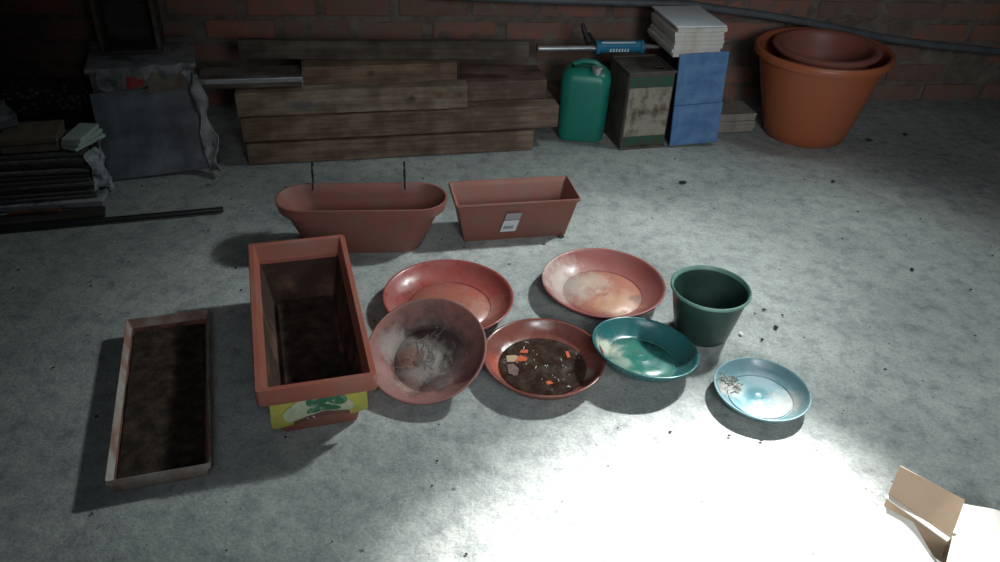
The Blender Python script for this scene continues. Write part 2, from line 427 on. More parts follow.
# large terracotta window box in the left foreground, standing end-on
t = thing('window_box', 'large deep terracotta window box with a torn yellow label, end towards viewer', 'planter', (-.530, 1.772, 0), R(107.5))
rect_planter(t, .690, .290, .2, 0.86, .74, .012, [M['terra'], M['terra_dirty']], lip=.017, band=.048, band_out=.014)
bm = bmesh.new()   # torn yellow label wrapped around the near end wall (local -x end is near)
def lab(u, v):
    y = .118 - .236*u
    z = .152 - .078*v - .006*math.sin(u*9) - .022*v*(1-u)**2
    x = -.3265 + .012*(1-z/.155)*1.2 - .004 - .0
    bulge = .012*math.sin(v*PI)*(.4 + .6*abs(2*u-1))
    return Vector((x - bulge + .004, y, z))
sheet(bm, lab, 24, 8, .0012, .004, 25, 2)
lb = obj('label', bm, M['yellow'], t, smooth=True); lb['label'] = 'torn yellow paper label with green print'
def on_label(name, u0, u1, v0, v1, m, off, oval=False):
    bm = bmesh.new()
    def f(u, v):
        p = lab(u0+(u1-u0)*u, v0+(v1-v0)*v); return p + Vector((-off, 0, 0))
    if oval:
        def f(u, v):
            a = 2*PI*u; rr = v
            p = lab((u0+u1)/2 + (u1-u0)/2*rr*math.cos(a), (v0+v1)/2 + (v1-v0)/2*rr*math.sin(a))
            return p + Vector((-off, 0, 0))
        sheet(bm, f, 32, 5, .0006, .004, 25, 2)
    else: sheet(bm, f, 16, 4, .0006, .004, 25, 2)
    return obj(name, bm, m, lb, smooth=True)
on_label('printed_oval', .12, .86, .02, .96, M['label_pale'], .0022, True)
on_label('printed_vegetable', .36, .6, .05, .45, M['label_green'], .0036, True)
on_label('printed_vegetable', .58, .8, .04, .42, M['label_green'], .0038, True)
on_label('printed_vegetable', .36, .72, .42, .72, M['label_green'], .0034, True)
on_label('printed_strip', .22, .8, .76, .99, M['label_brown'], .0036)

cu = bpy.data.curves.new('letter', 'FONT'); cu.body = 'A'; cu.size = .03; cu.extrude = .0004
tmp = bpy.data.objects.new('letter_source', cu); col.objects.link(tmp); bpy.context.view_layer.update()
me = bpy.data.meshes.new_from_object(tmp); bpy.data.objects.remove(tmp)
o = bpy.data.objects.new('printed_letter', me); col.objects.link(o); me.materials.append(M['paper']); o.parent = lb
# the label faces local -x; letters stand in the y-z plane, reading along -y
p = lab(.36, .93); o.location = (p.x - .008, p.y, p.z+.006); o.rotation_euler = (R(90), 0, R(-90)); o['label'] = 'white printed capital letter'

def soil_box(name, label, L, W, loc, rz, amp, seed, rad, z=0, m='soil'):
    bm = bmesh.new(); nx, ny = 50, 26
    g = [[bm.verts.new((L*(i/nx-.5), W*(j/ny-.5),
          amp*noise.noise(Vector((L*i/nx*18, W*j/ny*18, seed))) + amp*.5*noise.noise(Vector((L*i/nx*60, W*j/ny*60, seed)))))
          for j in range(ny+1)] for i in range(nx+1)]
    for i in range(nx):
        for j in range(ny): bm.faces.new((g[i][j], g[i+1][j], g[i+1][j+1], g[i][j+1]))
    edge = [g[i][0] for i in range(nx+1)] + [g[nx][j] for j in range(1, ny+1)] + [g[i][ny] for i in range(nx-1, -1, -1)] + [g[0][j] for j in range(ny-1, 0, -1)]
    low = [bm.verts.new((v.co.x*.985, v.co.y*.985, -.008)) for v in edge]
    n = len(edge)
    for i in range(n): bm.faces.new((edge[i], low[i], low[(i+1) % n], edge[(i+1) % n]))
    bm.faces.new(low)
    o = obj(name, bm, M[m], smooth=True, loc=loc, rot=(0, 0, rz))
    return tag(o, label, 'soil', kind='stuff')
soil_box('soil', 'thin crust of dark dry soil in the bottom of the deep window box', .535, .16, (-.530, 1.772, .026), R(107.5), .005, 4, .02)

# shallow long tray at far left
t = thing('planter_tray', 'shallow faded rectangular tray with a pale dusty rim, farthest left on the floor', 'tray', (-.873, 1.574, 0), R(108.5))
rect_planter(t, .640, .232, .055, .97, .93, .008, [M['terra_tray'], M['terra_tray_in']], lip=.005, band=.02, band_out=.004, th=.003)
soil_box('soil', 'dark brown dirt covering the floor of the shallow tray', .590, .194, (-.873, 1.574, .0215), R(108.5), .004, 11, .02)

# oval planter with wire hangers
t = thing('oval_planter', 'long oval terracotta planter with two black wire hangers at its back', 'planter', (-.487, 2.423, 0), R(7.5))
def oval_planter(root, L, W, H, m):
    def s(f, k=0):
        l = L*(.72+.28*f)+k; w = W*(.8+.2*f)+k; return rrect(l, w, w/2-.001, 14)
    bm = bmesh.new()
    loft(bm, [(s(0, -.03), 0), (s(0, -.022), .005), (s(.8, -.026), H-.04), (s(.88, -.002), H-.037), (s(.97, 0), H-.006), (s(1, -.004), H),
              (s(1, -.018), H), (s(.98, -.024), H-.006), (s(.8, -.036), H-.04), (s(0, -.036), .012)])
    return obj('body', bm, m, root, smooth=True)
oval_planter(t, .59, .21, .185, M['terra_dull'])
for hx in (-.175, .145):
    bm = bmesh.new()
    tube(bm, [(hx, .112, .13), (hx, .112, .16), (hx, .111, .19), (hx, .111, .228), (hx, .117, .246), (hx, .131, .25), (hx, .138, .236)], .0042, 8)
    tube(bm, [(hx, .111, .197), (hx, .098, .2), (hx, .089, .188), (hx, .089, .165)], .0032, 8)
    o = obj('wire_hanger', bm, M['black'], t, smooth=True); o['label'] = 'black bent wire hanger hooked over the back rim'

# small rectangular planter with a price sticker
t = thing('rectangular_planter', 'small rectangular terracotta planter with a white barcode sticker on its front', 'planter', (.033, 2.567, 0), R(13))
rect_planter(t, .452, .19, .165, .86, .72, .012, M['terra_dull'], lip=.007, band=.012, band_out=.005)
def sticker(root, cx, cz0, cz1, w, tilt, m, yo, name, y0=-.0655, y1=-.088, H=.165):
    def P(u, v):
        z = cz0 + (cz1-cz0)*v; yy = y0 + (y1-y0)*z/H
        return Vector((cx + (u-.5)*w + tilt*v, yy - yo, z))
    bm = bmesh.new(); sheet(bm, P, 3, 3, .0008); return obj(name, bm, m, root)
st = sticker(t, -.034, .042, .09, .056, .012, M['paper'], .0075, 'sticker')
sticker(t, -.021, .093, .121, .056, .006, M['paper_grey'], .0075, 'sticker')
for k in range(9):
    sticker(st, -.051+k*.0042, .054, .067, .002, .003, M['ink'], .0085, 'barcode_line').parent = t
for o in [c for c in t.children if c.name.startswith('barcode_line')]: o.parent = st

# ------------------------------------------------------------------ saucers
def saucer_mesh(D, H, base=.68, step=.62, th=.0035):
    r = D/2; bm = bmesh.new()
    p = [(r*base-.004, .0), (r*base, .002), (r*(base+.06), .006), (r*(base+.17), H*.35), (r*.95, H*.8), (r*.972, H-.007), (r*.985, H-.007), (r, H-.004), (r, H-.001), (r*.992, H),
         (r*.975, H), (r*.955, H-.003), (r*.925, H*.78), (r*(base+.14), H*.36), (r*(base+.04), .0095), (r*(base), .007),
         (r*(step+.035), .0068), (r*(step+.028), .004), (r*(step+.012), .004), (r*step, .0072), (r*step*.5, .0075), (r*.12, .0075), (r*.115, .0079), (r*.095, .0079), (r*.09, .0075), (.004, .0075)]
    lathe(bm, p, 96); return bm

def saucer(name, label, D, H, loc, m, rx=0, ry=0, rz=0, base=.68, step=.62):
    t = obj(name, saucer_mesh(D, H, base, step), m, smooth=True, angle=60)
    t.location = loc; t.rotation_euler = (rx, ry, rz)
    return tag(t, label, 'saucer')

saucer('plant_saucer', 'wide shiny red saucer lying behind and under the tilted dirt-crusted one', .412, .05, (-.160, 2.060, 0), M['s_back'])
tilted = saucer('plant_saucer', 'deep brown saucer crusted with grey dirt, tilted against the window box', .336, .065, (-.187, 1.746, .0415), M['s_tilt'], rx=R(22), ry=R(-7), base=.64, step=.58)
saucer('plant_saucer', 'brown saucer holding dark murky water, front middle of the saucers', .352, .052, (.136, 1.782, 0), M['s_water'], base=.70, step=.64)
saucer('plant_saucer', 'widest red saucer with chalky bleached patches, beside the dark green pot', .405, .055, (.338, 2.178, 0), M['s_red'], base=.66, step=.62)
saucer('plant_saucer', 'teal green saucer half shaded by the dark green pot', .312, .052, (.425, 1.819, .021), M['s_green'], rx=R(-5), ry=R(5))
saucer('plant_saucer', 'small pale blue saucer with dry twigs, farthest right', .265, .04, (.745, 1.703, 0), M['s_blue'], base=.7, step=.66)

# what lies in the saucers
def patchy(name, label, D, z, loc, m, amp, seed, wob=.25, cat='dirt', rx=0, ry=0, rings=16):
    bm = bmesh.new(); disc(bm, D/2, z, amp, seed, rings, 72, wob)
    o = obj(name, bm, m, smooth=True, loc=loc, rot=(rx, ry, 0))
    return tag(o, label, cat, kind='stuff')
bm = bmesh.new(); disc(bm, .1265, 0, .0004, 3, 10, 96, 0, fs=40, edge0=False)
tag(obj('water', bm, M['water'], smooth=True, loc=(.136, 1.782, .0125)), 'shallow dark murky water standing in the brown saucer', 'water', kind='stuff')
def flake(name, label, pts, m, loc, rz=0, cat='flake', group=None):
    bm = bmesh.new(); loft(bm, [(pts, 0), (pts, .0016)])
    return tag(obj(name, bm, m, loc=loc, rot=(R(random.uniform(-2, 2)), R(random.uniform(-2, 2)), rz)), label, cat, group)
flake('plastic_flake', 'tan square flake floating at the left of the murky water', [(-.03, -.014), (.012, -.016), (.014, .002), (-.006, .015), (-.03, .013)], M['leaf_tan'], (0.061, 1.805, 0.014), .1)
flake('plastic_flake', 'orange red flake overlapping the tan one in the murky water', [(-.012, -.012), (.018, -.013), (.024, 0), (.004, .014), (-.004, .004)], M['leaf_red'], (0.068, 1.803, 0.0165), .05)
flake('plastic_flake', 'small red flake at the top left of the murky water', [(-.014, -.004), (.01, -.008), (.014, .006), (-.006, .008)], M['leaf_red'], (0.081, 1.838, 0.014), .2)
flake('plastic_flake', 'thin red flake by the right edge of the murky water', [(-.006, -.014), (.004, -.013), (.006, .012), (-.003, .014)], M['leaf_red'], (0.21, 1.835, 0.014), .3)
flake('plastic_flake', 'small red flake at the front of the murky water', [(-.01, -.005), (.009, -.007), (.007, .006), (-.006, .009)], M['leaf_red'], (0.153, 1.705, 0.014), .6)
flake('plastic_flake', 'faint pinkish tan flake sunk at the front left of the murky water', [(-.02, -.02), (.004, -.03), (.012, 0), (0, .024), (-.02, .02)], M['flake_dull'], (.055, 1.757, .0138), .15)
bm = bmesh.new(); rnd = random.Random(15)
for k in range(30):
    a = rnd.uniform(0, 2*PI); rr = .118*math.sqrt(rnd.random()); x, y = rr*math.cos(a), rr*math.sin(a); l = rnd.choice([.002, .003, .004, .012]); b = rnd.uniform(0, PI)
    tube(bm, [(x, y, .0008), (x+l*math.cos(b), y+l*math.sin(b), .001)], .0009, 5)
tag(obj('floating_specks', bm, M['chip_white'], loc=(.136, 1.782, .0135)), 'tiny white specks and fibres floating on the murky water', 'specks', kind='stuff')
bm = bmesh.new(); rnd = random.Random(5)
for k in range(26):
    a = rnd.uniform(0, PI); x, y = rnd.uniform(-.03, .03), rnd.uniform(-.022, .022); l = rnd.uniform(.008, .026)
    z = .002 + rnd.uniform(0, .012)
    tube(bm, [(x, y, z), (x+l*.5*math.cos(a), y+l*.5*math.sin(a), z+.004), (x+l*math.cos(a+.5), y+l*math.sin(a+.5), z+.001)], .0011, 5)
tag(obj('dry_twigs', bm, M['twig'], loc=(.670, 1.735, .012), rot=(R(-8), R(14), 0)), 'tangle of thin dry twigs at the left of the pale blue saucer', 'twigs', kind='stuff')
bm = bmesh.new(); rnd = random.Random(8)
for k in range(34):
    a = rnd.uniform(0, 2*PI); rr = rnd.uniform(0, .075); x, y = rr*math.cos(a)*1.1, rr*math.sin(a); b = rnd.uniform(0, PI); l = rnd.uniform(.015, .05)
    z = .0095 + rnd.uniform(-.001, .002)
    tube(bm, [(x, y, z), (x+l*.5*math.cos(b), y+l*.5*math.sin(b), z+.003), (x+l*math.cos(b+.4), y+l*math.sin(b+.4), z)], .0009, 5)
tag(obj('dry_roots', bm, M['root'], loc=(-.187, 1.746, .0415), rot=(R(22), R(-7), 0)), 'web of pale dry roots on the dirt of the tilted saucer', 'roots', kind='stuff')

# ------------------------------------------------------------------ round pots
def pot_mesh(D, d, H, rim_h, rim_t, th=.004, n=96, inner_floor=.012, rim_mat=0):
    r, b = D/2, d/2; bm = bmesh.new()
    p = [(b-.006, 0), (b, .004)]
    ro = r - rim_t; zb = H - rim_h
    for k in range(1, 8):
        f = k/7; p.append((b + (ro-b)*(f**.92), .004 + (zb-.004)*f))
    p += [(r-.002, zb+.001), (r, zb+rim_h*.3), (r, zb+rim_h*.75), (r-rim_t*.25, H-.001), (r-rim_t*.6, H), (r-rim_t*.95, H-rim_h*.2), (ro-th, zb)]
    for k in range(6, 0, -1):
        f = k/7; p.append((b + (ro-b)*(f**.92) - th, .004 + (zb-.004)*f))
    p += [(b-th, inner_floor), (.01, inner_floor)]
    lathe(bm, p, n)
    for f in bm.faces:
        if f.calc_center_median().z > zb - .001: f.material_index = rim_mat
    return bm
o = obj('flower_pot', pot_mesh(.241, .165, .172, .012, .007, rim_mat=1), [M['green_plastic'], M['green_rim']], smooth=True, loc=(.634, 2.0, 0), angle=50)
tag(o, 'small dark green plastic flower pot standing beside the teal saucer', 'pot')

t = obj('flower_pot', pot_mesh(.606, .372, .412, .034, .024, th=.006), M['terra_orange'], smooth=True, loc=(1.417, 3.63, .006), rot=(R(1), R(-1.5), 0), angle=50)
tag(t, 'large orange terracotta pot by the wall with another pot nested in it', 'pot')
o = obj('flower_pot', pot_mesh(.475, .30, .335, .02, .036, th=.006), M['terra_inner'], smooth=True, loc=(1.44, 3.665, .088), rot=(R(2), R(-2), 0), angle=50)
tag(o, 'reddish pot nested inside the large orange pot', 'pot')

# ------------------------------------------------------------------ timber by the wall
def plank(label, x, y, z, L, h, d, rz, m, jit=.004, group='planks piled against the brick wall', ry=0):
    bm = bmesh.new(); n = 14; rows = []
    for i in range(n+1):
        xx = L*i/n; w = .003*noise.noise(Vector((xx*3, z*9, x))); w2 = .003*noise.noise(Vector((xx*4, z*7+5, y)))
        e = random.uniform(-jit, jit) if i in (0, n) else 0
        rows.append([bm.verts.new((xx+e, w2, w)), bm.verts.new((xx-e, d, w)), bm.verts.new((xx-e, d, h+w2)), bm.verts.new((xx+e, w2, h+w))])
    for a, b in zip(rows, rows[1:]):
        for k in range(4): bm.faces.new((a[k], a[(k+1) % 4], b[(k+1) % 4], b[k]))
    bm.faces.new(rows[0][::-1]); bm.faces.new(rows[-1])
    o = obj('timber_plank', bm, m, bevel=.004, loc=(x, y, z), rot=(0, ry, rz))
    return tag(o, label, 'plank', group)
yw = R(7.1)
plank('lowest and frontmost brown timber lying on the concrete in front of the pile', -1.065, 3.11, .001, 1.215, .088, .13, yw, M['w_brown'])
plank('second timber up, reddish and longest, sticking out furthest right', -1.075, 3.125, .096, 1.335, .1, .2, yw, M['w_mid'])
plank('pale weathered plank with dark knots in the middle of the pile', -1.085, 3.135, .199, .94, .1, .07, yw, M['w_pale'])
plank('purplish brown timber showing to the right behind the pale plank', -.93, 3.24, .199, 1.13, .084, .2, R(6.5), M['w_red'])
plank('short tan board with one knot resting above the pale plank', -.845, 3.262, .287, .64, .078, .15, R(6.5), M['w_tan'])
plank('topmost long flat grey brown board against the wall', -1.10, 3.345, .368, 1.20, .078, .04, R(1.2), M['w_grey'])
t = thing('edged_board', 'short dark board with a shiny metal edge, left end of the pile', 'board', (-1.245, 3.15, .308), R(6))
bm = bmesh.new(); box(bm, 0, .40, .006, .16, 0, .036); obj('board', bm, M['w_board'], t, bevel=.002)
bm = bmesh.new(); box(bm, 0, .40, 0, .006, .022, .04); box(bm, 0, .40, .006, .014, .0362, .04); box(bm, .40, .405, 0, .16, 0, .04)
o = obj('metal_edge', bm, M['steel'], t, bevel=.001); o['label'] = 'shiny metal edging strip'

# ------------------------------------------------------------------ canister, tin, caulking gun, tiles
t = thing('jerry_can', 'rounded green plastic canister standing between timber and rusty tin', 'canister', (.366, 3.41, 0), R(-12))
bm = bmesh.new()
loft(bm, [(rrect(.17, .12, .05, 8), 0), (rrect(.2, .15, .05, 8), .008), (rrect(.208, .157, .05, 8), .03), (rrect(.216, .16, .05, 8), .15), (rrect(.22, .162, .05, 8), .28),
          (rrect(.21, .15, .05, 8), .305), (rrect(.17, .125, .045, 8), .325), (rrect(.1, .08, .035, 8), .333)])
obj('body', bm, M['jerry'], t, smooth=True)
bm = bmesh.new(); tube(bm, [(-.07, -.02, .305), (-.06, -.02, .345), (-.02, -.02, .36), (.03, -.02, .358), (.06, -.02, .34), (.07, -.02, .305)], .012, 10)
obj('handle', bm, M['jerry'], t, smooth=True)
bm = bmesh.new(); lathe(bm, [(.024, .322), (.024, .33), (.027, .331), (.027, .352), (.022, .356)], 20)
for v in bm.verts: v.co += Vector((.045, -.045, -.006))
o = obj('cap', bm, M['steel'], t, smooth=True); o['label'] = 'small grey screw cap'

t = thing('metal_tin', 'square rusty metal tin, cream panel between green bands', 'tin', (.515, 3.262, 0), R(8.5))
W_, D_, H_ = .214, .225, .355
bm = bmesh.new(); box(bm, 0, W_, 0, D_, .008, H_-.008); obj('body', bm, M['tin_dark'], t, bevel=.008)
for z0, z1 in ((0, .01), (H_-.01, H_)):
    bm = bmesh.new()
    box(bm, -.003, W_+.003, -.003, .006, z0, z1); box(bm, -.003, W_+.003, D_-.006, D_+.003, z0, z1)
    box(bm, -.003, .006, .006, D_-.006, z0, z1); box(bm, W_-.006, W_+.003, .006, D_-.006, z0, z1)
    obj('seam', bm, M['tin_dark'], t, bevel=.002)
bm = bmesh.new(); box(bm, .008, W_-.008, -.0012, .0, .062, .285); o = obj('printed_panel', bm, M['tin_cream'], t); o['label'] = 'cream rust-spotted panel'
for z0, z1 in ((.02, .06), (.287, .335)):
    bm = bmesh.new(); box(bm, .008, W_-.008, -.0014, .0, z0, z1); o = obj('painted_band', bm, M['tin_green'], t); o['label'] = 'dark green band'
bm = bmesh.new(); box(bm, -.0014, 0, .01, D_-.01, .02, .335); o = obj('side_panel', bm, M['tin_dark'], t)
bm = bmesh.new(); lathe(bm, [(.026, 0), (.026, .004), (.02, .004), (.02, .001)], 24)
for v in bm.verts: v.co += Vector((.16, .06, H_-.009))
obj('spout_ring', bm, M['tin_dark'], t, smooth=True)

# caulking gun lying along x over the tin and the canister
t = thing('caulking_gun', 'blue caulking gun with steel rod lying across the tin and canister', 'tool', (.365, 3.475, .386), R(3)); t.scale = (1.1, 1.1, 1.1)
bm = bmesh.new(); tube(bm, [(-.205, 0, .004), (.06, 0, .004)], .0115, 14); obj('push_rod', bm, M['steel'], t, smooth=True)
bm = bmesh.new()
vr = []
for k in range(13):     # open half-round cradle
    a = PI + PI*k/12; vr.append((a,))
def cr(u, v):
    a = R(170) + R(200)*v; return Vector((.03 + .2*u, .026*math.cos(a), .012 + .026*math.sin(a)))
sheet(bm, cr, 4, 14, .002)
tube(bm, [(.03, 0, .006), (.045, 0, .006)], .028, 16); tube(bm, [(.215, 0, .008), (.228, 0, .008)], .028, 16)
obj('cradle', bm, M['blue_metal'], t, smooth=True)
bm = bmesh.new(); tube(bm, [(.046, 0, .012), (.214, 0, .012)], .0215, 16); tube(bm, [(.228, 0, .01), (.25, 0, .01), (.3, 0, .006)], [.009, .007, .004], 12)
o = obj('cartridge', bm, M['blue_metal'], t, smooth=True)
bm = bmesh.new()
for k in range(7): box(bm, .085+.012*k, .091+.012*k, -.0275, -.0262, -.003, .009)
box(bm, .05, .19, -.018, -.012, .0285, .0335)
obj('cartridge_print', bm, M['tile_glaze'], t)
bm = bmesh.new(); tube(bm, [(.234, 0, .01), (.262, 0, .009), (.315, 0, .006)], [.0125, .009, .006], 12); obj('nozzle', bm, M['steel'], t, smooth=True)
bm = bmesh.new(); tube(bm, [(.005, .01, .02), (-.005, .03, .045), (-.016, .045, .075), (-.02, .05, .09)], [.012, .011, .009, .007], 10)
tube(bm, [(.03, .012, .02), (.022, .03, .035), (.012, .05, .05)], .006, 8)
obj('trigger_handle', bm, M['black'], t, smooth=True)

# tiles
def tile(label, w, d, h, loc, rz, m, group, rx=0, ry=0, name='ceramic_tile'):
    bm = bmesh.new(); box(bm, 0, w, 0, d, 0, h)
    o = obj(name, bm, m, bevel=.0012, loc=loc, rot=(rx, ry, rz)); return tag(o, label, 'tile', group)
def stack(n, w, d, h, x, y, z, rz, ms, group, labels, jit=.004):
    base = None
    for k in range(n):
        m = ms[k % len(ms)]
        o = tile(labels(k), w, d, h-.0006, (x+random.uniform(-jit, jit), y+random.uniform(-jit, jit), z+k*h), rz+random.uniform(-.015, .015), m, group)
order = ['lowest', 'second from the bottom', 'third from the bottom', 'fourth from the bottom', 'third from the top', 'second from the top', 'topmost']
t = thing('storage_box', 'dark box hidden behind the blue tiles, carrying the white tile stack', 'box', (.744, 3.33, 0), R(6))
bm = bmesh.new(); box(bm, 0, .19, 0, .27, 0, .375); obj('body', bm, M['cloth_dark'], t, bevel=.003)
bm = bmesh.new(); box(bm, -.004, .194, -.004, .274, .376, .405); obj('lid', bm, M['cloth_dark'], t, bevel=.003)
stack(7, .222, .30, 0.018, .685, 3.305, .409, R(5), [M['tile_white']], 'white tiles stacked above the blue tiles',
      lambda k: 'white tile in the stack above the blue tiles, ' + order[k], .006)
tile('pale glazed tile lying glaze up on the very top of the white stack', .226, .305, .007, (.682, 3.30, .536), R(5), M['tile_glaze'], 'white tiles stacked above the blue tiles')
tile('lower blue mottled tile standing upright on the floor', .232, .012, .188, (.748, 3.288, .006), R(7), M['blue_tile'], 'blue tiles', rx=R(-2), ry=R(-2.5))
tile('upper blue mottled tile standing on the lower blue one', .228, .012, .226, (.739, 3.295, .196), R(7), M['blue_tile'], 'blue tiles', rx=R(-2), ry=R(-2.5))
stack(5, .2, .16, .018, .975, 3.445, .001, R(6), [M['tile_dull']], 'dusty tiles on the floor beside the orange pot',
      lambda k: ['lowest', 'second from the bottom', 'middle', 'second from the top', 'topmost'][k] + ' dusty tile in the floor stack between blue tiles and big pot', .003)

# conduit along the wall
bm = bmesh.new()
pp = [(-.4, 3.72, .545), (.2, 3.72, .53), (.6, 3.725, .525), (.822, 3.73, .518), (.933, 3.73, .503), (1.194, 3.735, .473), (1.40, 3.735, .444), (1.576, 3.74, .414), (1.82, 3.745, .37), (2.1, 3.75, .335), (2.4, 3.76, .308), (3.0, 3.775, .26)]
tube(bm, pp, .018, 14)
tag(obj('conduit_pipe', bm, M['pipe'], smooth=True, loc=(0, -.005, 0)), 'grey pipe sagging along the brick wall behind the big pot', 'pipe')

# ------------------------------------------------------------------ dark corner at the left
t = thing('cardboard_box', 'grey box behind the leaning slab with torn paper over its front', 'box', (-1.665, 3.115, 0), R(13))
bm = bmesh.new(); box(bm, 0, .375, 0, .33, 0, .385); obj('body', bm, M['card_grey'], t, bevel=.004)
bm = bmesh.new(); box(bm, -.012, .387, -.012, .342, .386, .402); obj('lid', bm, M['dirty_white'], t, bevel=.003)
bm = bmesh.new()
def torn(u, v):
    x = .03 + .335*u; drop = v*(.075 + .02*math.sin(u*7))
    return Vector((x, -.018 - .012*v, .405 - drop))
sheet(bm, torn, 30, 8, .002, .012, 22, 4); o = obj('torn_paper', bm, M['dirty_white'], t, smooth=True); o['label'] = 'torn dirty white paper hanging over the front'
bm = bmesh.new(); sheet(bm, quad((.13, -.045, .33), (.19, -.045, .333), (.19, -.03, .375), (.13, -.03, .372)), 6, 4, .002, .004, 30, 1); o = obj('printed_patch', bm, M['red_paint'], t); o['label'] = 'dark red printed patch'
bm = bmesh.new(); sheet(bm, quad((.2, -.05, .31), (.35, -.045, .32), (.35, -.02, .385), (.2, -.025, .38)), 10, 5, .002, .006, 25, 6); o = obj('paper_flap', bm, M['beige'], t); o['label'] = 'beige paper flap'
t = obj('stone_slab', bmesh.new(), M['slab']); bpy.data.objects.remove(t)
bm = bmesh.new(); box(bm, 0, .375, 0, .012, 0, .335)
tag(obj('floor_tile', bm, M['slab'], bevel=.002, loc=(-1.60, 2.955, .004), rot=(R(-19), R(-1.5), R(14.5))), 'large dark grey square tile leaning on the front of the grey box', 'tile')
bm = bmesh.new()
def rag(u, v):
    z = .375 - .36*v; x = -1.285 + .065*u + .06*v + .012*math.sin(v*14+u*5); y = 3.13 - .085*v + .03*math.sin(u*6+v*4) - .05*u*v
    return Vector((x, y, max(z, .006)))
sheet(bm, rag, 14, 40, .003, .02, 16, 3)
tag(obj('torn_sack', bm, M['dirty_white'], smooth=True), 'crumpled pale torn sack hanging down the right side of the grey box', 'sack')
t = thing('wooden_crate', 'dark empty wooden crate on end, open side forward, on the grey box', 'crate', (-1.665, 3.265, .404), R(9))
bm = bmesh.new()
cw, cd, ch, ct = .225, .15, .34, .016
box(bm, 0, ct, 0, cd, 0, ch); obj('side_panel', bm, M['w_grey'], t, bevel=.002)
bm = bmesh.new(); box(bm, cw-ct, cw, 0, cd, 0, ch); obj('side_panel', bm, M['w_grey'], t, bevel=.002)
bm = bmesh.new(); box(bm, ct, cw-ct, 0, cd, 0, ct); obj('bottom_panel', bm, M['w_grey'], t, bevel=.002)
bm = bmesh.new(); box(bm, ct, cw-ct, 0, cd, ch-ct, ch); obj('top_panel', bm, M['w_grey'], t, bevel=.002)
bm = bmesh.new(); box(bm, ct, cw-ct, cd-.008, cd, ct, ch-ct); obj('back_panel', bm, M['w_dark'], t)

# magazines
mags = ['mag_pale', 'mag_mid', 'mag_dark', 'mag_dark', 'mag_mid', 'mag_dark', 'mag_dark', 'mag_mid', 'mag_dark', 'mag_mid', 'mag_dark']
where = ['bottom magazine of the dark corner pile, paler than the rest', 'second magazine from the bottom of the corner pile', 'third magazine from the bottom of the corner pile',
         'fourth magazine from the bottom of the corner pile', 'fifth magazine from the bottom of the corner pile', 'middle magazine of the corner pile',
         'fifth magazine from the top of the corner pile', 'fourth magazine from the top of the corner pile', 'third magazine from the top of the corner pile',
         'second magazine from the top of the corner pile', 'top magazine of the corner pile, under the tan carton']
zz = .002
for k, mm in enumerate(mags):
    h = .024 if k == 0 else random.uniform(.0135, .0185)
    bm = bmesh.new(); L = .56 if k == 0 else .53
    box(bm, 0, L, 0, .24, 0, h*.85, 0, .0015)
    t = obj('magazine', bm, M[mm], bevel=.003, loc=(-2.13 + random.uniform(-.006, .012) - k*.0035, 2.668 + random.uniform(-.005, .008) + k*.006, zz), rot=(0, 0, R(9.5)+random.uniform(-.02, .02)))
    tag(t, where[k], 'magazine', 'magazines piled in the dark corner'); zz += h
bm = bmesh.new()
def wrap(u, v):
    a = 2.6*u; return Vector((-1.585 + .03*math.sin(a*1.3), 2.79 + .13*u, .185 - .165*v + .01*math.sin(9*u)))
sheet(bm, wrap, 18, 20, .002, .022, 22, 7)
tag(obj('plastic_wrapping', bm, M['plastic_wrap'], smooth=True, loc=(-.002, .005, .004)), 'crumpled pale plastic wrapping at the right end of the magazines', 'plastic')
# things on the magazines
def carton(name, label, w, d, h, loc, rz, m, ry=0, rx=0, cat='box', edge=None):
    t = thing(name, label, cat, loc, rz, rx=rx, ry=ry)
    bm = bmesh.new(); box(bm, 0, w, 0, d, 0, h*.55, 0, .001); obj('body', bm, m, t, bevel=.003)
    bm = bmesh.new(); box(bm, -.002, w+.002, -.002, d+.002, h*.55+.0005, h, 0, .001); obj('lid', bm, edge or m, t, bevel=.003)
    return t
zt = zz + .002
carton('cardboard_carton', 'tan carton lying on the dark magazine pile', .19, .16, .055, (-1.90, 2.79, zt), R(11), M['beige'])
for k, lab_ in enumerate(('lowest', 'middle', 'upper')):
    bm = bmesh.new(); box(bm, 0, .07, 0, .15, 0, .013, 0, .001)
    t = obj('notebook', bm, M['page_green'], bevel=.001, loc=(-1.70 + .006*k, 2.845 - .004*k, zt + .0145*k), rot=(0, 0, R(-24 + 9*k)))
    tag(t, lab_ + ' of three pale green notebooks beside the tan carton', 'notebook', 'pale green notebooks')
carton('small_box', 'small faded blue box resting across the tan carton at far left', .12, .1, .045, (-1.985, 2.845, zt+.058), R(38), M['blue_box'], edge=M['dirty_white'])
carton('small_box', 'small grey white box standing behind the faded blue box', .12, .06, .105, (-2.10, 2.965, zt+.002), R(14), M['dirty_white'])
bm = bmesh.new()
loft(bm, [(rrect(.36, .2, .07, 6), zt+.0), (rrect(.38, .24, .1, 6), zt+.03), (rrect(.38, .22, .1, 6), zt+.075), (rrect(.25, .13, .06, 6), zt+.095)])
bmesh.ops.subdivide_edges(bm, edges=bm.edges, cuts=3, use_grid_fill=True)
for v in bm.verts: v.co += .018 * noise.noise_vector(v.co*14)
tag(obj('dotted_cloth', bm, M['dotted'], smooth=True, loc=(-1.93, 3.19, .03), rot=(0, 0, R(8))), 'bundle of dark cloth with pale dots behind the cartons', 'cloth')
t = thing('storage_bin', 'black box in the darkest corner carrying the dotted cloth', 'box', (-2.15, 3.03, 0), R(9))
bm = bmesh.new(); box(bm, 0, .38, 0, .32, 0, .185); obj('body', bm, M['cloth_dark'], t, bevel=.004)
bm = bmesh.new(); box(bm, -.004, .384, -.004, .324, .186, .205); obj('lid', bm, M['cloth_dark'], t, bevel=.004)

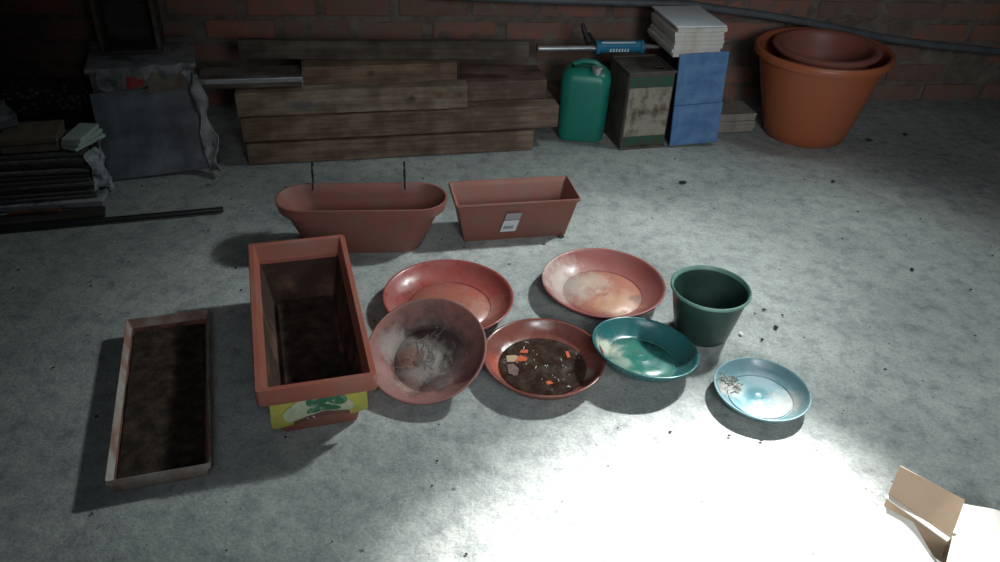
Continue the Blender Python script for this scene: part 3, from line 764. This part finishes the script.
# long bars on the floor at the left
bm = bmesh.new(); tube(bm, [(-2.3, 2.452, .012), (-1.7, 2.573, .011), (-1.10, 2.695, .011)], .0105, 8)
tag(obj('iron_bar', bm, M['black'], smooth=True), 'long thin dark rod on the floor, nearest the viewer at far left', 'rod')
plank('flat dark board on the floor between rod and magazines', -2.3, 2.50, .001, .78, .012, .07, R(11), M['w_dark'], group=None)
bm = bmesh.new(); box(bm, 0, .17, 0, .022, 0, .012, 0, .001)
tag(obj('rusty_strip', bm, M['rust'], bevel=.002, loc=(-1.85, 2.638, .013), rot=(0, 0, R(10))), 'short rusty orange strip lying by the magazines', 'strip')

# ------------------------------------------------------------------ cardboard box at lower right
A = Vector((.925, 1.288, .09)); B = Vector((1.018, 1.170, .09)); OFF = Vector((1.03, 1.16, 0))
t = thing('open_carton', 'open cardboard box with spread flaps in the lower right corner', 'box', OFF)
def panel(name, a, b, c, d, m, th=.004, amp=.0015, seed=0, label=None, bend=0):
    q = quad(*[Vector(p)-OFF for p in (a, b, c, d)])
    bm = bmesh.new(); sheet(bm, lambda u, v: q(u, v) + Vector((0, 0, bend*math.sin(PI*u)*v)), 16, 10, th, amp, 14, seed)
    o = obj(name, bm, m, t, smooth=True)
    if label: o['label'] = label
    return o
panel('flap', A, B, (1.052, 1.226, .155), (.946, 1.322, .153), M['card'], label='brown flap folded upright')
panel('wall', (.936, 1.296, .004), (1.03, 1.177, .004), B, A, M['card'])
panel('ledge', A, B, (1.0105, 1.164, .088), (.9185, 1.281, .088), M['card_lit'], th=.005, label='pale torn ledge below the upright flap')
panel('wall', (1.03, 1.177, .004), (1.28, 1.10, .004), (1.28, 1.10, .09), B, M['card'])
panel('flap', (.912, 1.27, .074), (.962, 1.222, .078), (1.03, 1.04, .01), (.80, 1.10, .006), M['card_lit'], amp=.003, label='pale flap spread towards the viewer')
panel('flap', (1.075, 1.262, .105), (1.24, 1.20, .125), (1.16, 1.0, .08), (.96, 1.07, .08), M['card_lit'], amp=.006, seed=3, bend=.02, label='large pale flap bent to the right')

# ------------------------------------------------------------------ debris on the floor
rnd = random.Random(21)
def chip(label, x, y, s, m, name='floor_chip', group=None):
    bm = bmesh.new(); bmesh.ops.create_icosphere(bm, subdivisions=1, radius=s)
    for v in bm.verts: v.co = Vector((v.co.x*rnd.uniform(.8, 1.6), v.co.y*rnd.uniform(.6, 1.1), (v.co.z*.35+s*.3)))
    return tag(obj(name, bm, m, loc=(x, y, 0), rot=(0, 0, rnd.uniform(0, 3))), label, 'debris', group)
chip('white chip on the concrete between dark green pot and blue saucer', .736, 1.934, .008, M['chip_white'])
chip('dark crumb just right of the white chip, nearer the wall', .851, 1.965, .009, M['chip_dark'])
chip('dark crumb below the white chip towards the blue saucer', .792, 1.905, .006, M['chip_dark'])
chip('dark crumb farther back to the right of the green pot', .84, 2.06, .006, M['chip_dark'])
chip('dark lump on bare floor far to the right', 1.41, 2.291, .009, M['chip_dark'])
chip('dark lump on floor just in front of the big orange pot', 1.671, 3.357, .016, M['chip_dark'])
chip('dark crumb right of the big orange pot near the wall', 1.862, 3.424, .013, M['chip_dark'])
chip('dark crumb on the floor in front of the big orange pot', 1.367, 2.951, .01, M['chip_dark'])
chip('dark crumb behind the rim of the widest red saucer', .224, 2.51, .011, M['chip_dark'])
chip('dark lump on the floor in front of the blue tiles', .75, 2.942, .014, M['chip_dark'])
bm = bmesh.new()
for k in range(240):
    x, y = rnd.uniform(-2.0, 2.2), rnd.uniform(1.0, 3.3)
    if (x-.45)**2 + (y-1.05)**2 < .16: continue
    s = rnd.uniform(.0015, .0042); n0 = len(bm.verts)
    r = bmesh.ops.create_icosphere(bm, subdivisions=1, radius=s)
    for v in r['verts']: v.co = Vector((v.co.x*rnd.uniform(.8, 1.7)+x, v.co.y*rnd.uniform(.7, 1.2)+y, v.co.z*.5+s*.2))
tag(obj('floor_grit', bm, M['chip_dark']), 'scattered tiny dark grit over the concrete floor', 'grit', kind='stuff')

# ------------------------------------------------------------------ placement
# The back of the shed was first laid out square to the room; the room itself stands at a slight angle.
# Every thing of that first layout is moved and turned as a rigid whole to its true spot on the floor.
bpy.context.view_layer.update()
def true_spot(x, y):
    p = R(34); fw = y*math.cos(p) + 1.5*math.sin(p); dn = 1.5*math.cos(p) - y*math.sin(p)
    a, b = x/fw, dn/fw; c, q = math.cos(R(3)), math.sin(R(3))
    u, v = a*c + b*q, b*c - a*q
    k = 1.5 / (math.sin(p) + v*math.cos(p)); return Vector((u*k, (math.cos(p) - v*math.sin(p))*k, 0))
def centre(o):
    pts = []
    for m in [o] + list(o.children):
        if m.type == 'MESH': pts += [m.matrix_world @ Vector(c) for c in m.bound_box]
    lo = [min(p[i] for p in pts) for i in (0, 1)]; hi = [max(p[i] for p in pts) for i in (0, 1)]
    return Vector(((lo[0]+hi[0])/2, (lo[1]+hi[1])/2, 0))
FIRST = ('timber_plank', 'edged_board', 'jerry_can', 'metal_tin', 'caulking_gun', 'ceramic_tile', 'storage_box', 'conduit_pipe', 'cardboard_box',
         'floor_tile', 'torn_sack', 'wooden_crate', 'magazine', 'plastic_wrapping', 'cardboard_carton', 'notebook', 'small_box', 'dotted_cloth',
         'storage_bin', 'iron_bar', 'rusty_strip', 'floor_chip')
for o in [o for o in col.objects if o.parent is None and o.name.split('.')[0] in FIRST]:
    c = centre(o); d = .02
    along = true_spot(c.x+d, c.y) - true_spot(c.x-d, c.y)
    rot = Matrix.Rotation(math.atan2(along.y, along.x), 4, 'Z')
    o.matrix_world = Matrix.Translation(true_spot(c.x, c.y)) @ rot @ Matrix.Translation(-c) @ o.matrix_world

# ------------------------------------------------------------------ light
def look(o, target):
    o.rotation_euler = (Vector(target) - o.location).to_track_quat('-Z', 'Y').to_euler()
def spot(name, loc, target, energy, size, blend, rad, color):
    l = bpy.data.lights.new(name, 'SPOT'); l.energy = energy; l.spot_size = R(size); l.spot_blend = blend
    l.shadow_soft_size = rad; l.color = color
    o = bpy.data.objects.new(name, l); col.objects.link(o); o.location = loc; look(o, target)
def area(name, loc, target, energy, sx, sy, color):
    l = bpy.data.lights.new(name, 'AREA'); l.shape = 'RECTANGLE'; l.size = sx; l.size_y = sy; l.energy = energy; l.color = color
    o = bpy.data.objects.new(name, l); col.objects.link(o); o.location = loc; look(o, target)
L0 = (1.80, 3.15, 2.34)
spot('roof_opening_beam', L0, (.43, .96, 0), 3300, 23.5, 1.0, .045, (1, 1, .98))
spot('roof_opening_daylight', L0, (.45, 1.7, 0), 190, 84, 1.0, .2, (.85, 1, .98))
spot('roof_opening_glow', L0, (.22, 2.05, 0), 230, 40, 1.0, .06, (.92, 1, .98))
spot('front_fill', (1.2, -1.1, 1.9), (.75, 3.5, .2), 190, 60, 1.0, .5, (.95, .97, 1))  # added fill behind the camera for faces turned to the viewer
spot('shadow_fill', (.3, -.9, 2.1), (.5, 1.4, 0), 135, 58, 1.0, .8, (.85, .97, 1))  # added soft fill from the camera side, lifts the saucer shadows

w = bpy.data.worlds.new('world'); scn.world = w; w.use_nodes = True
w.node_tree.nodes['Background'].inputs[0].default_value = (.55, .75, 1, 1)
w.node_tree.nodes['Background'].inputs[1].default_value = .014

# ------------------------------------------------------------------ camera
cd = bpy.data.cameras.new('camera'); cam = bpy.data.objects.new('camera', cd); col.objects.link(cam)
cd.sensor_width = 36; cd.lens = 28.8; cam.location = (0, 0, 1.5); cam.rotation_euler = (Matrix.Rotation(R(56), 4, 'X') @ Matrix.Rotation(R(3), 4, 'Z')).to_euler()
scn.camera = cam
scn.view_settings.view_transform = 'Standard'; scn.view_settings.look = 'None'
scn.view_settings.exposure = 0; scn.view_settings.gamma = 1; scn.view_settings.use_curve_mapping = False
